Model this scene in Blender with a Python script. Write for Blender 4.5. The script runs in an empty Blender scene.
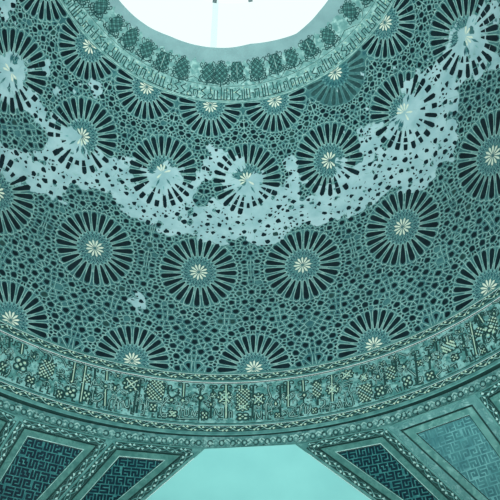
import bpy, math, random, json
import numpy as np
from mathutils import Vector, Matrix
C = bpy.context.scene.collection
scene = bpy.context.scene
R, K, ZC = 6.0, 1.25, 12.51086          # dome radius, height stretch, spring height above the floor
CAMY, EYE = -4.1224, 1.6
# ---------------------------------------------------------------- camera
YAW, ELEV, ROLL, FPX = 0.070863, 0.870609, -0.030832, 668.4508
cd = bpy.data.cameras.new('camera'); cam = bpy.data.objects.new('camera', cd); C.objects.link(cam)
F = Vector((math.sin(YAW)*math.cos(ELEV), math.cos(YAW)*math.cos(ELEV), math.sin(ELEV)))
Rt = F.cross(Vector((0, 0, 1))).normalized(); Up = Rt.cross(F)
X = math.cos(ROLL)*Rt + math.sin(ROLL)*Up; Y = math.cos(ROLL)*Up - math.sin(ROLL)*Rt
m = Matrix((X, Y, -F)).transposed().to_4x4(); m.translation = Vector((0, CAMY, EYE))
cam.matrix_world = m
cd.sensor_width = 36; cd.lens = FPX/500*36; cd.clip_end = 200
scene.camera = cam
# ---------------------------------------------------------------- sky, lamps, exposure
w = bpy.data.worlds.new('sky'); scene.world = w; w.use_nodes = True
wb = w.node_tree.nodes['Background']; wb.inputs[0].default_value = (0.86, 1.0, 0.985, 1); wb.inputs[1].default_value = 1.12
def area(name, loc, target, size, power, color=(1, .945, .97)):
    l = bpy.data.lights.new(name, 'AREA'); l.shape = 'DISK'; l.size = size; l.energy = power; l.color = color; l.spread = math.radians(98)
    o = bpy.data.objects.new(name, l); C.objects.link(o); o.location = loc
    o.rotation_euler = (Vector(target)-Vector(loc)).to_track_quat('-Z', 'Y').to_euler()
    return o
area('fill_light_south', (0.3, -3.2, 0.5), (0.3, 2.2, 17), 2.2, 830)  # unseen fill lamps added near the floor to brighten the dome
area('fill_light_west', (-3.6, -0.5, 0.5), (-3.0, 3, 17), 2.0, 270)
area('fill_light_east', (4.0, -0.5, 0.5), (3.2, 3, 17), 2.0, 270)
scene.view_settings.view_transform = 'Standard'; scene.view_settings.look = 'None'
scene.view_settings.gamma = 1; scene.view_settings.use_curve_mapping = False
scene.view_settings.exposure = 0.0
# ---------------------------------------------------------------- materials
def s2l(c): return tuple(((v/255+.055)/1.055)**2.4 if v/255 > .04045 else v/255/12.92 for v in c)
def mat(name, c1, c2=None, scale=6, detail=4, rough=.55, spec=.12, contrast=(.35, .65), scale2=None, c3=None, bump=0):
    m = bpy.data.materials.new(name); m.use_nodes = True; nt = m.node_tree; b = nt.nodes['Principled BSDF']
    b.inputs['Roughness'].default_value = rough; b.inputs['Specular IOR Level'].default_value = spec
    col = s2l(c1)
    if c2 is None:
        b.inputs['Base Color'].default_value = (*col, 1); return m
    tc = nt.nodes.new('ShaderNodeTexCoord')
    def noise(sc, lo, hi):
        n = nt.nodes.new('ShaderNodeTexNoise'); n.inputs['Scale'].default_value = sc; n.inputs['Detail'].default_value = detail
        nt.links.new(tc.outputs['Object'], n.inputs['Vector'])
        r = nt.nodes.new('ShaderNodeMapRange'); r.inputs['From Min'].default_value = lo; r.inputs['From Max'].default_value = hi
        nt.links.new(n.outputs['Fac'], r.inputs['Value']); return n, r
    n, r = noise(scale, *contrast)
    mx = nt.nodes.new('ShaderNodeMix'); mx.data_type = 'RGBA'
    mx.inputs[6].default_value = (*col, 1); mx.inputs[7].default_value = (*s2l(c2), 1)
    nt.links.new(r.outputs[0], mx.inputs[0]); out = mx.outputs[2]
    if c3:
        n2, r2 = noise(scale2, .5, .7)
        m2 = nt.nodes.new('ShaderNodeMix'); m2.data_type = 'RGBA'; nt.links.new(out, m2.inputs[6])
        m2.inputs[7].default_value = (*s2l(c3), 1); nt.links.new(r2.outputs[0], m2.inputs[0]); out = m2.outputs[2]
    nt.links.new(out, b.inputs['Base Color'])
    if bump:
        bp = nt.nodes.new('ShaderNodeBump'); bp.inputs['Strength'].default_value = bump; bp.inputs['Distance'].default_value = .02
        nt.links.new(n.outputs['Fac'], bp.inputs['Height']); nt.links.new(bp.outputs[0], b.inputs['Normal'])
    return m
M = {
 'line': mat('pale glazed line', (144, 190, 181), (98, 150, 144), 9),
 'black': mat('black glazed tile', (9, 27, 32), (16, 38, 43), 5, rough=.5, spec=.06),
 'soot': mat('dark green glaze', (22, 52, 50), (34, 70, 66), 14, rough=.4),
 'mid': mat('mid teal glaze', (54, 105, 102), (76, 128, 124), 4, c3=(110, 158, 153), scale2=11),
 'fillet': mat('teal fillet glaze', (56, 108, 104), (82, 136, 130), 7),
 'ground': mat('inscription ground glaze', (70, 126, 120), (120, 174, 168), 6, contrast=(.42, .58), c3=(46, 104, 104), scale2=14),
 'cream': mat('cream glazed tile', (168, 200, 176), (136, 182, 162), 12),
 'petal': mat('white glazed petal', (206, 222, 200), (176, 206, 188), 15),
 'blue': mat('blue glazed tile', (40, 94, 98), (62, 120, 120), 10, rough=.35),
 'dusty': mat('dust covered dark tile', (44, 84, 83), (28, 60, 61), 8, rough=.8),
 'deepblue': mat('deep blue glazed tile', (22, 68, 76), (40, 94, 98), 12, rough=.35),
 'paleblue': mat('pale blue glazed tile', (110, 170, 166), (80, 142, 144), 12),
 'upper': mat('worn upper ground', (116, 166, 160), (82, 136, 132), 6, c3=(152, 200, 192), scale2=8),
 'knot': mat('knot ground glaze', (62, 118, 112), (86, 142, 136), 14),
 'ink': mat('dark painted stroke', (22, 56, 57), (38, 80, 78), 12),
 'plaster': mat('grey green lime plaster', (112, 152, 152), (124, 166, 165), 2, rough=.8, spec=.1),
 'wall': mat('pale turquoise wall plaster', (124, 196, 191), (130, 203, 197), 1.2, rough=.85, spec=.1),
 'frame': mat('teal panel frame glaze', (48, 96, 91), (68, 120, 112), 8, c3=(44, 96, 90), scale2=25),
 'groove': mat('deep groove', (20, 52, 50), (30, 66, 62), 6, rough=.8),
 'navy': mat('dark navy field glaze', (8, 34, 42), (13, 42, 50), 5, rough=.5, spec=.06),
 'kufic': mat('teal field lettering', (26, 84, 86), (40, 104, 102), 6, c3=(60, 128, 124), scale2=14),
 'wornfield': mat('worn blue green field', (62, 122, 122), (88, 148, 146), 5, c3=(42, 98, 102), scale2=3),
 'wornink': mat('worn field lettering', (42, 92, 95), (56, 112, 112), 8),
 'wornframe': mat('worn panel frame', (76, 128, 121), (56, 108, 102), 5, c3=(92, 144, 136), scale2=12),
 'stone': mat('stone paving', (120, 150, 146), (100, 130, 128), 2, rough=.7),
 'metal': mat('grey painted steel', (92, 112, 112), (80, 100, 100), 5, rough=.5),
}
def glass(name, tint, mixv):
    m = bpy.data.materials.new(name); m.use_nodes = True; nt = m.node_tree; nt.nodes.clear()
    o = nt.nodes.new('ShaderNodeOutputMaterial'); t = nt.nodes.new('ShaderNodeBsdfTransparent'); t.inputs[0].default_value = (*tint, 1)
    g = nt.nodes.new('ShaderNodeBsdfGlossy'); g.inputs['Roughness'].default_value = .1; mx = nt.nodes.new('ShaderNodeMixShader')
    mx.inputs[0].default_value = mixv; nt.links.new(t.outputs[0], mx.inputs[1]); nt.links.new(g.outputs[0], mx.inputs[2]); nt.links.new(mx.outputs[0], o.inputs[0])
    return m
M['glass'] = glass('clear skylight glass', (.985, .995, .995), .01)
M['washout'] = glass('washed out lantern post', (.92, .98, .975), .02)  # see-through tint imitates posts bleached by sky glare
def dome_material():
    m = mat('turquoise glazed tile with bare plaster patches', (47, 95, 96), (68, 121, 119), 2.2, c3=(40, 89, 95), scale2=9, rough=.42)
    nt = m.node_tree; b = nt.nodes['Principled BSDF']; src = b.inputs['Base Color'].links[0].from_socket
    at = nt.nodes.new('ShaderNodeAttribute'); at.attribute_name = 'loss'
    tc = nt.nodes.new('ShaderNodeTexCoord'); n = nt.nodes.new('ShaderNodeTexNoise'); n.inputs['Scale'].default_value = 9; n.inputs['Detail'].default_value = 5
    nt.links.new(tc.outputs['Object'], n.inputs['Vector'])
    ad = nt.nodes.new('ShaderNodeMath'); ad.operation = 'MULTIPLY_ADD'; nt.links.new(n.outputs['Fac'], ad.inputs[0]); ad.inputs[1].default_value = .5
    nt.links.new(at.outputs['Fac'], ad.inputs[2])
    r = nt.nodes.new('ShaderNodeMapRange'); r.inputs['From Min'].default_value = .70; r.inputs['From Max'].default_value = .80
    nt.links.new(ad.outputs[0], r.inputs['Value'])
    n2 = nt.nodes.new('ShaderNodeTexNoise'); n2.inputs['Scale'].default_value = 2.5; n2.inputs['Detail'].default_value = 6
    nt.links.new(tc.outputs['Object'], n2.inputs['Vector'])
    r2 = nt.nodes.new('ShaderNodeMapRange'); r2.inputs['From Min'].default_value = .38; r2.inputs['From Max'].default_value = .7
    nt.links.new(n2.outputs['Fac'], r2.inputs['Value'])
    pm = nt.nodes.new('ShaderNodeMix'); pm.data_type = 'RGBA'; pm.inputs[6].default_value = (*s2l((152, 192, 193)), 1); pm.inputs[7].default_value = (*s2l((124, 170, 172)), 1)
    nt.links.new(r2.outputs[0], pm.inputs[0])
    mx = nt.nodes.new('ShaderNodeMix'); mx.data_type = 'RGBA'; nt.links.new(r.outputs[0], mx.inputs[0])
    nt.links.new(src, mx.inputs[6]); nt.links.new(pm.outputs[2], mx.inputs[7]); nt.links.new(mx.outputs[2], b.inputs['Base Color'])
    return m
M['dome'] = dome_material()
# ---------------------------------------------------------------- mesh helper
class MB:
    def __init__(s): s.v = []; s.f = []; s.m = []; s.names = []
    def mi(s, name):
        if name not in s.names: s.names.append(name)
        return s.names.index(name)
    def poly(s, pts, mat):
        if len(pts) < 3: return
        b = len(s.v); s.v += [tuple(p) for p in pts]; s.f.append(tuple(range(b, b+len(pts)))); s.m.append(s.mi(mat))
    def build(s, name, parent=None, loc=None, smooth=False):
        me = bpy.data.meshes.new(name); o3 = np.array(loc if loc is not None else (0, 0, 0))
        me.from_pydata([tuple(np.array(p)-o3) for p in s.v], [], s.f)
        for n in s.names: me.materials.append(M[n])
        me.polygons.foreach_set('material_index', s.m)
        if smooth: me.polygons.foreach_set('use_smooth', [True]*len(s.f))
        me.update(); o = bpy.data.objects.new(name, me); C.objects.link(o)
        if parent is not None: o.parent = parent
        elif loc is not None: o.location = loc
        return o
def thing(name, label, cat, loc, group=None):
    o = bpy.data.objects.new(name, None); o.empty_display_size = .1; C.objects.link(o); o.location = loc
    o['label'] = label; o['category'] = cat
    if group: o['group'] = group
    return o
def struct(o, label=None):
    o['kind'] = 'structure'
    if label: o['label'] = label
    return o
# ---------------------------------------------------------------- dome surface: azimuth (deg) and arc length s -> space
_t = np.linspace(.2, math.pi/2, 4000); _d = np.sqrt((R*np.cos(_t))**2+(K*R*np.sin(_t))**2)
_s = np.concatenate([[0], np.cumsum((_d[1:]+_d[:-1])/2*np.diff(_t))]); SEQ = float(_s[-1])
def prof(s):
    if s < SEQ:
        t = float(np.interp(s, _s, _t)); n = Vector((math.sin(t)*K, math.cos(t))).normalized()
        return R*math.sin(t), ZC+K*R*math.cos(t), n.x, n.y
    return R, ZC-(s-SEQ), 1.0, 0.0
PT = [prof(1.8+i*.01) for i in range(1400)]; PTA = np.array(PT)
def pr(s):
    x = (s-1.8)/.01; i = min(max(int(x), 0), 1398); f = x-i
    a = PT[i]; b = PT[i+1]
    return a[0]+(b[0]-a[0])*f, a[1]+(b[1]-a[1])*f, a[2], a[3]
def D(az, s, h=0.0):
    r, z, nr, nz = pr(s); a = math.radians(az); r -= nr*h; z -= nz*h
    return (r*math.sin(a), r*math.cos(a), z)
def rad(s): return pr(s)[0]
SV2, SV1, SU1, SU2, SU3, SU4 = 2.406, 3.887, 12.023, 12.266, 13.167, 13.401
PH = math.degrees(-0.075953745); STEP = 22.5
# ---------------------------------------------------------------- 2D helpers
def clip(poly, a, b, c):                       # keep a*x+b*y<=c
    out = []
    for i in range(len(poly)):
        p, q = poly[i-1], poly[i]; dp = a*p[0]+b*p[1]-c; dq = a*q[0]+b*q[1]-c
        if (dp <= 0) != (dq <= 0):
            t = dp/(dp-dq); out.append((p[0]+(q[0]-p[0])*t, p[1]+(q[1]-p[1])*t))
        if dq <= 0: out.append(q)
    return out
def resample(pts, seg):
    out = [pts[0]]
    for p, q in zip(pts, pts[1:]):
        n = max(1, int(math.ceil(math.hypot(q[0]-p[0], q[1]-p[1])/seg)))
        out += [(p[0]+(q[0]-p[0])*i/n, p[1]+(q[1]-p[1])*i/n) for i in range(1, n+1)]
    return out
def smoothline(pts, n=5):                      # Catmull-Rom through the points
    if len(pts) < 3: return pts
    P = [pts[0]]+list(pts)+[pts[-1]]; out = []
    for i in range(1, len(P)-2):
        for j in range(n):
            t = j/n; a, b, c, d = P[i-1], P[i], P[i+1], P[i+2]
            out.append(tuple(.5*(2*b[k]+(c[k]-a[k])*t+(2*a[k]-5*b[k]+4*c[k]-d[k])*t*t+(3*b[k]-a[k]-3*c[k]+d[k])*t**3) for k in (0, 1)))
    return out+[pts[-1]]
def ribbon(mb, pts, w, mat, fn, h, closed=False, keep=None, cl=None):
    if closed: pts = list(pts)+[pts[0]]
    n = len(pts)
    if n < 2: return
    L = []
    for i in range(n):
        p = pts[i-1] if i > 0 else (pts[n-2] if closed else pts[0]); q = pts[i+1] if i < n-1 else (pts[1] if closed else pts[-1])
        c = pts[i]
        d1 = Vector((c[0]-p[0], c[1]-p[1])); d2 = Vector((q[0]-c[0], q[1]-c[1]))
        if d1.length < 1e-9: d1 = d2
        if d2.length < 1e-9: d2 = d1
        if d1.length < 1e-9: return
        d1 = d1.normalized(); d2 = d2.normalized(); b = d1+d2
        if b.length < .3: b = d1
        b = b.normalized(); nn = Vector((-b.y, b.x)); k = min(1.6, 1/max(.4, abs(b.dot(d1))))
        L.append((nn*k*w/2, c))
    for (n1, a), (n2, b) in zip(L, L[1:]):
        if keep and not keep((a[0]+b[0])/2, (a[1]+b[1])/2): continue
        P = [(a[0]+n1.x, a[1]+n1.y), (a[0]-n1.x, a[1]-n1.y), (b[0]-n2.x, b[1]-n2.y), (b[0]+n2.x, b[1]+n2.y)]
        if cl:
            for e in cl: P = clip(P, *e) if len(P) > 2 else []
        if len(P) > 2: mb.poly([fn(x, y, h) for x, y in P], mat)
def fill(mb, P, mat, fn, h, cl=None):
    if cl:
        for e in cl: P = clip(P, *e) if len(P) > 2 else []
    if len(P) > 2: mb.poly([fn(x, y, h) for x, y in P], mat)
LOSS= [[[-70.74, 6.757], [-63.66, 6.307], [-63.35, 5.889], [-61.54, 5.628], [-58.05, 5.72], [-55.96, 6.075], [-50.98, 6.276], [-47.72, 6.189], [-43.78, 6.239], [-39.76, 6.21], [-37.35, 6.228], [-35.34, 6.451], [-33.07, 6.463], [-32.44, 6.324], [-29.46, 6.568], [-28.24, 6.337], [-26.96, 6.206], [-24.69, 6.127], [-21.8, 6.064], [-19.9, 6.304], [-18.45, 6.22], [-16.38, 5.87], [-14.89, 5.764], [-13.26, 5.907], [-10.32, 5.84], [-8.86, 5.904], [-10.44, 6.182], [-11.81, 6.368], [-9.52, 6.537], [-6.6, 6.3], [-5.01, 5.909], [-4.52, 5.416], [-3.23, 5.164], [-0.54, 5.238], [2.4, 5.263], [5.81, 5.546], [6.0, 5.76], [4.01, 5.995], [5.85, 6.19], [7.9, 5.867], [10.39, 5.866], [11.61, 6.039], [12.56, 6.179], [11.34, 6.345], [13.92, 6.674], [16.45, 6.513], [18.42, 6.252], [17.43, 5.819], [18.94, 5.766], [20.5, 5.844], [20.13, 6.208], [22.01, 6.523], [25.36, 6.589], [26.81, 6.781], [29.71, 6.791], [29.69, 6.369], [31.88, 6.19], [33.73, 6.423], [34.49, 6.632], [36.81, 6.777], [38.63, 6.567], [38.2, 6.205], [39.73, 5.675], [42.48, 5.833], [44.7, 5.832], [47.6, 6.142], [51.55, 6.01], [53.77, 5.87], [57.27, 5.574], [60.13, 5.595], [63.53, 5.745], [64.09, 5.86], [68.14, 5.777], [71.56, 5.706], [74.04, 5.582], [76.18, 6.023], [80.82, 6.094], [84.59, 6.354], [83.64, 6.808], [82.9, 7.234], [81.07, 7.001], [76.82, 6.665], [75.68, 7.511], [76.37, 7.861], [72.41, 7.41], [68.39, 7.101], [65.0, 6.944], [63.16, 7.264], [61.45, 7.597], [58.24, 8.099], [55.67, 8.43], [50.17, 8.275], [47.68, 8.475], [41.04, 7.992], [34.49, 8.121], [28.65, 8.011], [27.4, 8.177], [23.31, 8.055], [19.74, 7.888], [16.42, 7.883], [13.59, 8.199], [6.96, 8.124], [-1.28, 8.172], [-5.5, 7.957], [-13.76, 8.039], [-17.77, 7.819], [-23.88, 7.728], [-27.16, 7.446], [-32.55, 7.482], [-35.63, 7.801], [-35.58, 8.163], [-37.93, 8.349], [-39.92, 8.249], [-45.0, 8.555], [-48.21, 8.481], [-52.22, 8.735], [-59.03, 8.928]], [[-77.45, 5.468], [-73.61, 4.762], [-71.16, 5.116], [-68.26, 5.181], [-67.97, 5.498], [-72.81, 5.771]], [[-56.99, 5.276], [-55.7, 5.202], [-54.58, 5.379], [-55.51, 5.448]], [[-39.63, 10.313], [-38.75, 10.243], [-38.08, 10.342], [-38.54, 10.496], [-39.24, 10.462]], [[-16.39, 10.116], [-15.57, 10.119], [-15.31, 10.38], [-14.31, 10.584], [-15.69, 10.596], [-16.35, 10.354]], [[-42.0, 4.756], [-40.27, 4.632], [-39.02, 4.78], [-39.85, 4.937], [-41.38, 4.913]], [[-51.02, 5.662], [-49.61, 5.518], [-48.39, 5.65], [-49.2, 5.837]], [[-4.68, 5.6], [-2.71, 5.582], [-2.56, 5.886], [-4.47, 5.903]], [[57.55, 3.897], [59.16, 4.012], [58.15, 4.145], [56.75, 4.012]], [[-40.11, 7.22], [-39.08, 7.067], [-37.51, 7.21], [-38.96, 7.394]]]
KEEP= [[[-59.46, 7.072], [-54.56, 6.615], [-48.45, 6.724], [-45.18, 6.922], [-45.26, 7.277], [-49.68, 7.808], [-53.67, 8.104]], [[-6.84, 6.335], [-1.38, 6.124], [-0.19, 6.646], [-3.85, 6.985], [-6.73, 6.801]], [[-24.73, 6.32], [-21.71, 6.218], [-19.73, 6.519], [-21.9, 6.735]], [[20.45, 6.661], [23.53, 6.707], [23.84, 7.105], [20.53, 7.11]]]
MOTIF= [[-62.72, 3.128], [-55.57, 3.005], [-47.11, 3.021], [-39.73, 3.013], [-32.16, 3.031], [-24.8, 3.089], [-16.88, 3.079], [-6.31, 3.054], [-1.07, 3.02], [5.48, 2.965], [13.75, 2.978], [21.49, 2.942], [28.31, 2.974], [36.53, 2.967], [45.13, 3.031], [57.58, 2.945], [65.76, 2.956]]
SHAFTS= [[-37.31, 12.285, -36.76, 12.535, 1], [-34.91, 12.312, -34.6, 12.532, 2], [-30.27, 12.267, -30.04, 12.48, 1], [-25.44, 12.282, -25.2, 12.727, 2], [-23.5, 12.267, -23.13, 13.087, 2], [-21.84, 12.298, -21.57, 12.542, 1], [-19.7, 12.258, -19.47, 12.505, 2], [-19.41, 12.707, -19.02, 13.06, 2], [-14.09, 12.274, -14.11, 13.095, 1], [-13.56, 12.277, -13.58, 13.084, 1], [-8.6, 12.369, -8.56, 12.59, 1], [-5.83, 12.297, -5.78, 12.609, 2], [-2.83, 12.303, -2.89, 13.069, 1], [-0.51, 12.308, -0.91, 13.061, 1], [1.79, 12.276, 1.85, 13.031, 2], [1.74, 12.306, 1.79, 13.059, 2], [4.63, 12.314, 4.62, 12.434, 2], [6.71, 12.327, 6.37, 13.076, 1], [11.56, 12.382, 11.21, 13.042, 1], [12.71, 12.4, 12.52, 12.721, 1], [13.05, 12.312, 12.7, 12.892, 2], [15.71, 12.347, 15.63, 12.599, 2], [18.24, 12.39, 17.81, 12.961, 1], [20.97, 12.342, 20.42, 12.94, 2], [26.84, 12.31, 26.65, 12.483, 1], [28.09, 12.418, 28.11, 12.627, 1], [30.22, 12.416, 29.78, 13.062, 1], [32.5, 12.397, 32.3, 12.626, 1], [36.23, 12.407, 35.28, 13.11, 1], [38.71, 12.422, 37.92, 12.905, 1], [40.23, 12.389, 39.92, 12.61, 1], [32.55, 12.466, 32.35, 12.693, 1], [46.8, 12.377, 45.96, 13.049, 2], [44.82, 12.513, 44.42, 12.98, 1], [48.49, 12.348, 47.72, 12.969, 1], [50.78, 12.37, 49.5, 13.035, 1], [42.21, 12.405, 42.15, 12.521, 2]]
KNOTS= [[-34.2, 12.741, 0.136, 0.151, "O"], [-32.44, 12.479, 0.079, 0.093, "D"], [-29.81, 12.644, 0.131, 0.211, "L"], [-37.22, 12.619, 0.069, 0.065, "D"], [-31.98, 12.969, 0.087, 0.087, "O"], [-36.81, 12.936, 0.064, 0.12, "O"], [-25.31, 12.731, 0.092, 0.08, "D"], [-25.13, 12.95, 0.118, 0.125, "O"], [-22.78, 12.568, 0.057, 0.099, "L"], [-22.39, 12.939, 0.083, 0.127, "O"], [-19.51, 12.638, 0.1, 0.089, "D"], [-17.85, 12.62, 0.091, 0.09, "D"], [-26.78, 13.12, 0.067, 0.101, "O"], [-15.13, 12.478, 0.175, 0.19, "F"], [-10.77, 12.522, 0.173, 0.226, "L"], [-17.86, 12.649, 0.071, 0.117, "D"], [-10.88, 12.911, 0.081, 0.105, "O"], [-7.91, 12.712, 0.098, 0.092, "D"], [-7.27, 13.001, 0.077, 0.088, "O"], [-17.68, 12.35, 0.073, 0.073, "D"], [-5.84, 12.696, 0.128, 0.115, "D"], [-2.72, 12.614, 0.154, 0.123, "D"], [-0.87, 12.751, 0.079, 0.092, "D"], [1.48, 12.589, 0.155, 0.182, "F"], [-1.92, 12.995, 0.073, 0.1, "O"], [-7.75, 12.703, 0.089, 0.103, "D"], [-7.54, 13.011, 0.086, 0.093, "O"], [-0.46, 12.547, 0.045, 0.071, "O"], [4.83, 12.583, 0.14, 0.188, "L"], [4.69, 12.82, 0.148, 0.103, "F"], [4.67, 13.025, 0.122, 0.088, "O"], [7.55, 12.661, 0.14, 0.162, "F"], [10.55, 12.794, 0.089, 0.148, "D"], [10.77, 13.05, 0.063, 0.066, "O"], [2.33, 12.59, 0.05, 0.117, "D"], [12.53, 12.693, 0.074, 0.115, "D"], [12.85, 12.65, 0.114, 0.104, "D"], [15.67, 12.687, 0.113, 0.103, "D"], [18.03, 12.608, 0.089, 0.212, "L"], [20.72, 12.676, 0.137, 0.13, "F"], [17.16, 13.058, 0.048, 0.068, "O"], [23.63, 12.423, 0.148, 0.121, "F"], [26.55, 12.583, 0.087, 0.101, "F"], [26.27, 12.92, 0.133, 0.194, "L"], [28.98, 12.661, 0.096, 0.109, "D"], [28.81, 12.969, 0.094, 0.121, "O"], [31.29, 12.669, 0.095, 0.149, "L"], [21.66, 12.703, 0.058, 0.112, "D"], [30.11, 12.411, 0.058, 0.067, "D"], [28.31, 12.427, 0.053, 0.085, "D"], [33.73, 12.64, 0.122, 0.113, "D"], [38.36, 12.67, 0.092, 0.093, "D"], [39.84, 12.737, 0.077, 0.077, "D"], [41.94, 12.611, 0.126, 0.127, "L"], [37.63, 13.03, 0.09, 0.099, "O"], [33.68, 12.953, 0.097, 0.129, "O"], [36.45, 12.685, 0.064, 0.068, "O"], [32.49, 12.373, 0.062, 0.083, "D"], [39.95, 12.357, 0.056, 0.064, "D"], [42.08, 12.636, 0.135, 0.117, "L"], [44.55, 12.436, 0.072, 0.066, "D"], [44.48, 12.756, 0.075, 0.083, "D"], [45.91, 12.675, 0.065, 0.061, "D"], [47.77, 12.655, 0.1, 0.096, "L"], [50.28, 12.662, 0.085, 0.141, "L"], [47.14, 13.042, 0.064, 0.069, "O"], [42.46, 12.89, 0.08, 0.073, "O"], [46.38, 12.394, 0.058, 0.066, "D"]]
CURVES= [[[-32.15, 12.255], [-31.1, 12.308], [-30.37, 12.303], [-29.59, 12.37], [-29.67, 12.493]], [[-27.9, 12.294], [-28.86, 12.276], [-29.52, 12.292]], [[-36.17, 13.093], [-35.69, 13.027], [-35.62, 12.927]], [[-33.17, 12.887], [-32.63, 12.833], [-32.08, 12.877]], [[-21.57, 12.542], [-21.62, 12.659], [-20.52, 12.639]], [[-21.4, 12.795], [-21.22, 12.986], [-20.23, 12.984], [-19.61, 12.882], [-20.05, 12.811], [-20.6, 12.883]], [[-18.39, 13.043], [-18.36, 12.904], [-17.52, 12.868], [-17.43, 13.019]], [[-28.17, 12.645], [-27.28, 12.637], [-26.97, 12.566], [-27.49, 12.53]], [[-28.51, 12.247], [-27.39, 12.348], [-26.7, 12.467]], [[-17.4, 13.087], [-17.61, 12.926], [-16.95, 12.924], [-16.87, 13.074]], [[-16.66, 13.069], [-16.74, 12.918], [-16.18, 12.919]], [[-15.95, 13.025], [-16.13, 12.876], [-15.53, 13.001], [-15.01, 12.976], [-15.08, 12.823]], [[-12.36, 12.867], [-12.38, 13.076], [-12.9, 13.099]], [[-12.11, 12.777], [-12.04, 12.973]], [[-9.56, 12.905], [-9.32, 13.068], [-8.43, 13.084], [-8.59, 13.017], [-9.34, 13.041]], [[-8.24, 12.887], [-7.58, 12.879], [-7.87, 12.939]], [[-9.38, 12.846], [-8.38, 12.689]], [[-11.95, 12.717], [-11.65, 12.797], [-9.44, 12.762], [-9.28, 12.688]], [[-6.39, 13.096], [-3.11, 13.076]], [[-5.99, 13.037], [-5.95, 12.911], [-5.39, 12.906], [-5.38, 13.017], [-4.79, 13.012], [-4.73, 12.9]], [[-4.23, 13.022], [-4.06, 12.909], [-3.68, 13.018], [-3.28, 12.904]], [[-0.26, 13.004], [-0.06, 12.864], [0.4, 12.975], [1.07, 12.97], [1.05, 12.834]], [[-6.18, 13.08], [-6.32, 13.026]], [[2.35, 13.046], [2.39, 12.92], [2.79, 12.921], [2.79, 13.046]], [[6.88, 13.066], [7.02, 12.942], [7.43, 13.071], [7.87, 13.075], [7.96, 12.922]], [[10.07, 12.347], [9.37, 12.368], [9.43, 12.504], [9.72, 12.625], [9.23, 12.706], [8.84, 12.846], [8.76, 13.083]], [[8.87, 13.084], [9.13, 12.962], [9.81, 12.941]], [[10.29, 13.114], [11.84, 13.12]], [[12.59, 12.89], [13.68, 12.936], [13.29, 13.014], [12.79, 13.103], [14.22, 13.113]], [[14.58, 13.077], [14.92, 12.93], [15.41, 12.869], [15.67, 12.972], [15.57, 13.096]], [[16.52, 12.891], [16.48, 13.017], [15.9, 13.102]], [[18.47, 12.863], [19.03, 12.863], [19.05, 12.962], [18.31, 13.028], [19.62, 13.059]], [[20.06, 12.959], [19.76, 13.132]], [[20.02, 13.0], [21.03, 12.998], [21.28, 13.074], [21.6, 13.083]], [[11.63, 12.989], [12.31, 12.971], [12.49, 13.043]], [[22.73, 12.676], [23.9, 12.654], [23.5, 12.786], [23.86, 12.94], [23.97, 13.11]], [[22.67, 12.904], [22.89, 13.078], [23.72, 13.13]], [[21.38, 13.035], [21.69, 12.96], [21.96, 13.107]], [[29.88, 13.066], [30.47, 12.992], [30.77, 13.073]], [[31.55, 13.022], [31.82, 13.116]], [[22.83, 12.591], [24.24, 12.577]], [[33.55, 12.317], [34.55, 12.412], [35.53, 12.401]], [[34.37, 12.728], [35.36, 12.918]], [[39.58, 12.936], [39.6, 13.022], [38.64, 13.082], [38.93, 13.152]], [[39.9, 13.038], [40.57, 13.046], [40.96, 12.985]], [[35.44, 13.09], [36.17, 13.069], [36.29, 12.964]], [[38.27, 12.457], [39.14, 12.491]], [[41.29, 13.031], [42.02, 13.017]], [[48.46, 12.849], [48.43, 12.932], [48.97, 12.913]], [[49.39, 12.857], [49.54, 12.954]], [[46.27, 13.097], [46.75, 13.017], [46.68, 12.927]], [[41.69, 12.373], [42.45, 12.36]]]
# row, step, label
STARS = [
 ('A', -3, 'dark half star cut by the top left picture corner, beside the upper inscription'),
 ('A', -2, 'half star under slanting upper letters at far left, next below the corner one'),
 ('A', -1, 'half star under the upper inscription, left of the two stars below the roof opening'),
 ('A', 0, 'half star under the upper inscription, directly below the lowest edge of the roof opening'),
 ('A', 1, 'half star touching the upper inscription, right neighbour of the one below the lantern post'),
 ('A', 2, 'faded half star with dull grey spokes under the upper inscription at right'),
 ('A', 3, 'half star at upper right beside the top end of the upper inscription'),
 ('B', -3, 'star at the left picture edge with pale bare plaster over its left side'),
 ('B', -2, 'star with glazed upper half and bare plaster below, a diagonal bare streak through it'),
 ('B', -1, 'star with its white centre lost to a plaster patch and glazed spokes above'),
 ('B', 0, 'most broken star, bare plaster over centre, left and lower spokes, middle of worn row'),
 ('B', 1, 'star with whole white rosette, intact upper spokes and short broken spokes below'),
 ('B', 2, 'star at right with bare plaster over centre and right spokes, left spokes glazed'),
 ('B', 3, 'star at top right picture corner lying wholly in a pale plaster patch'),
 ('C', -2, 'half seen star at left picture edge below the plaster streak'),
 ('C', -1, 'whole star below the plaster streak at left, above the half star of the left corner'),
 ('C', 0, 'whole star left of the middle, its top spokes just under the plaster edge'),
 ('C', 1, 'whole star right of the middle, below the star with the whole white rosette'),
 ('C', 2, 'whole star at right, below the end of the plaster streak'),
 ('C', 3, 'intact dark star at the right picture edge below the corner plaster patch'),
 ('D', -2, 'half star on the lower inscription band at the left picture edge'),
 ('D', -1, 'half star on the lower inscription band, between left edge star and middle one'),
 ('D', 0, 'half star on the lower inscription band above the plain wall'),
 ('D', 1, 'half star on the lower inscription band, right of the one above the plain wall'),
 ('D', 2, 'half star on the lower inscription band at the right picture edge'),
]
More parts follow.
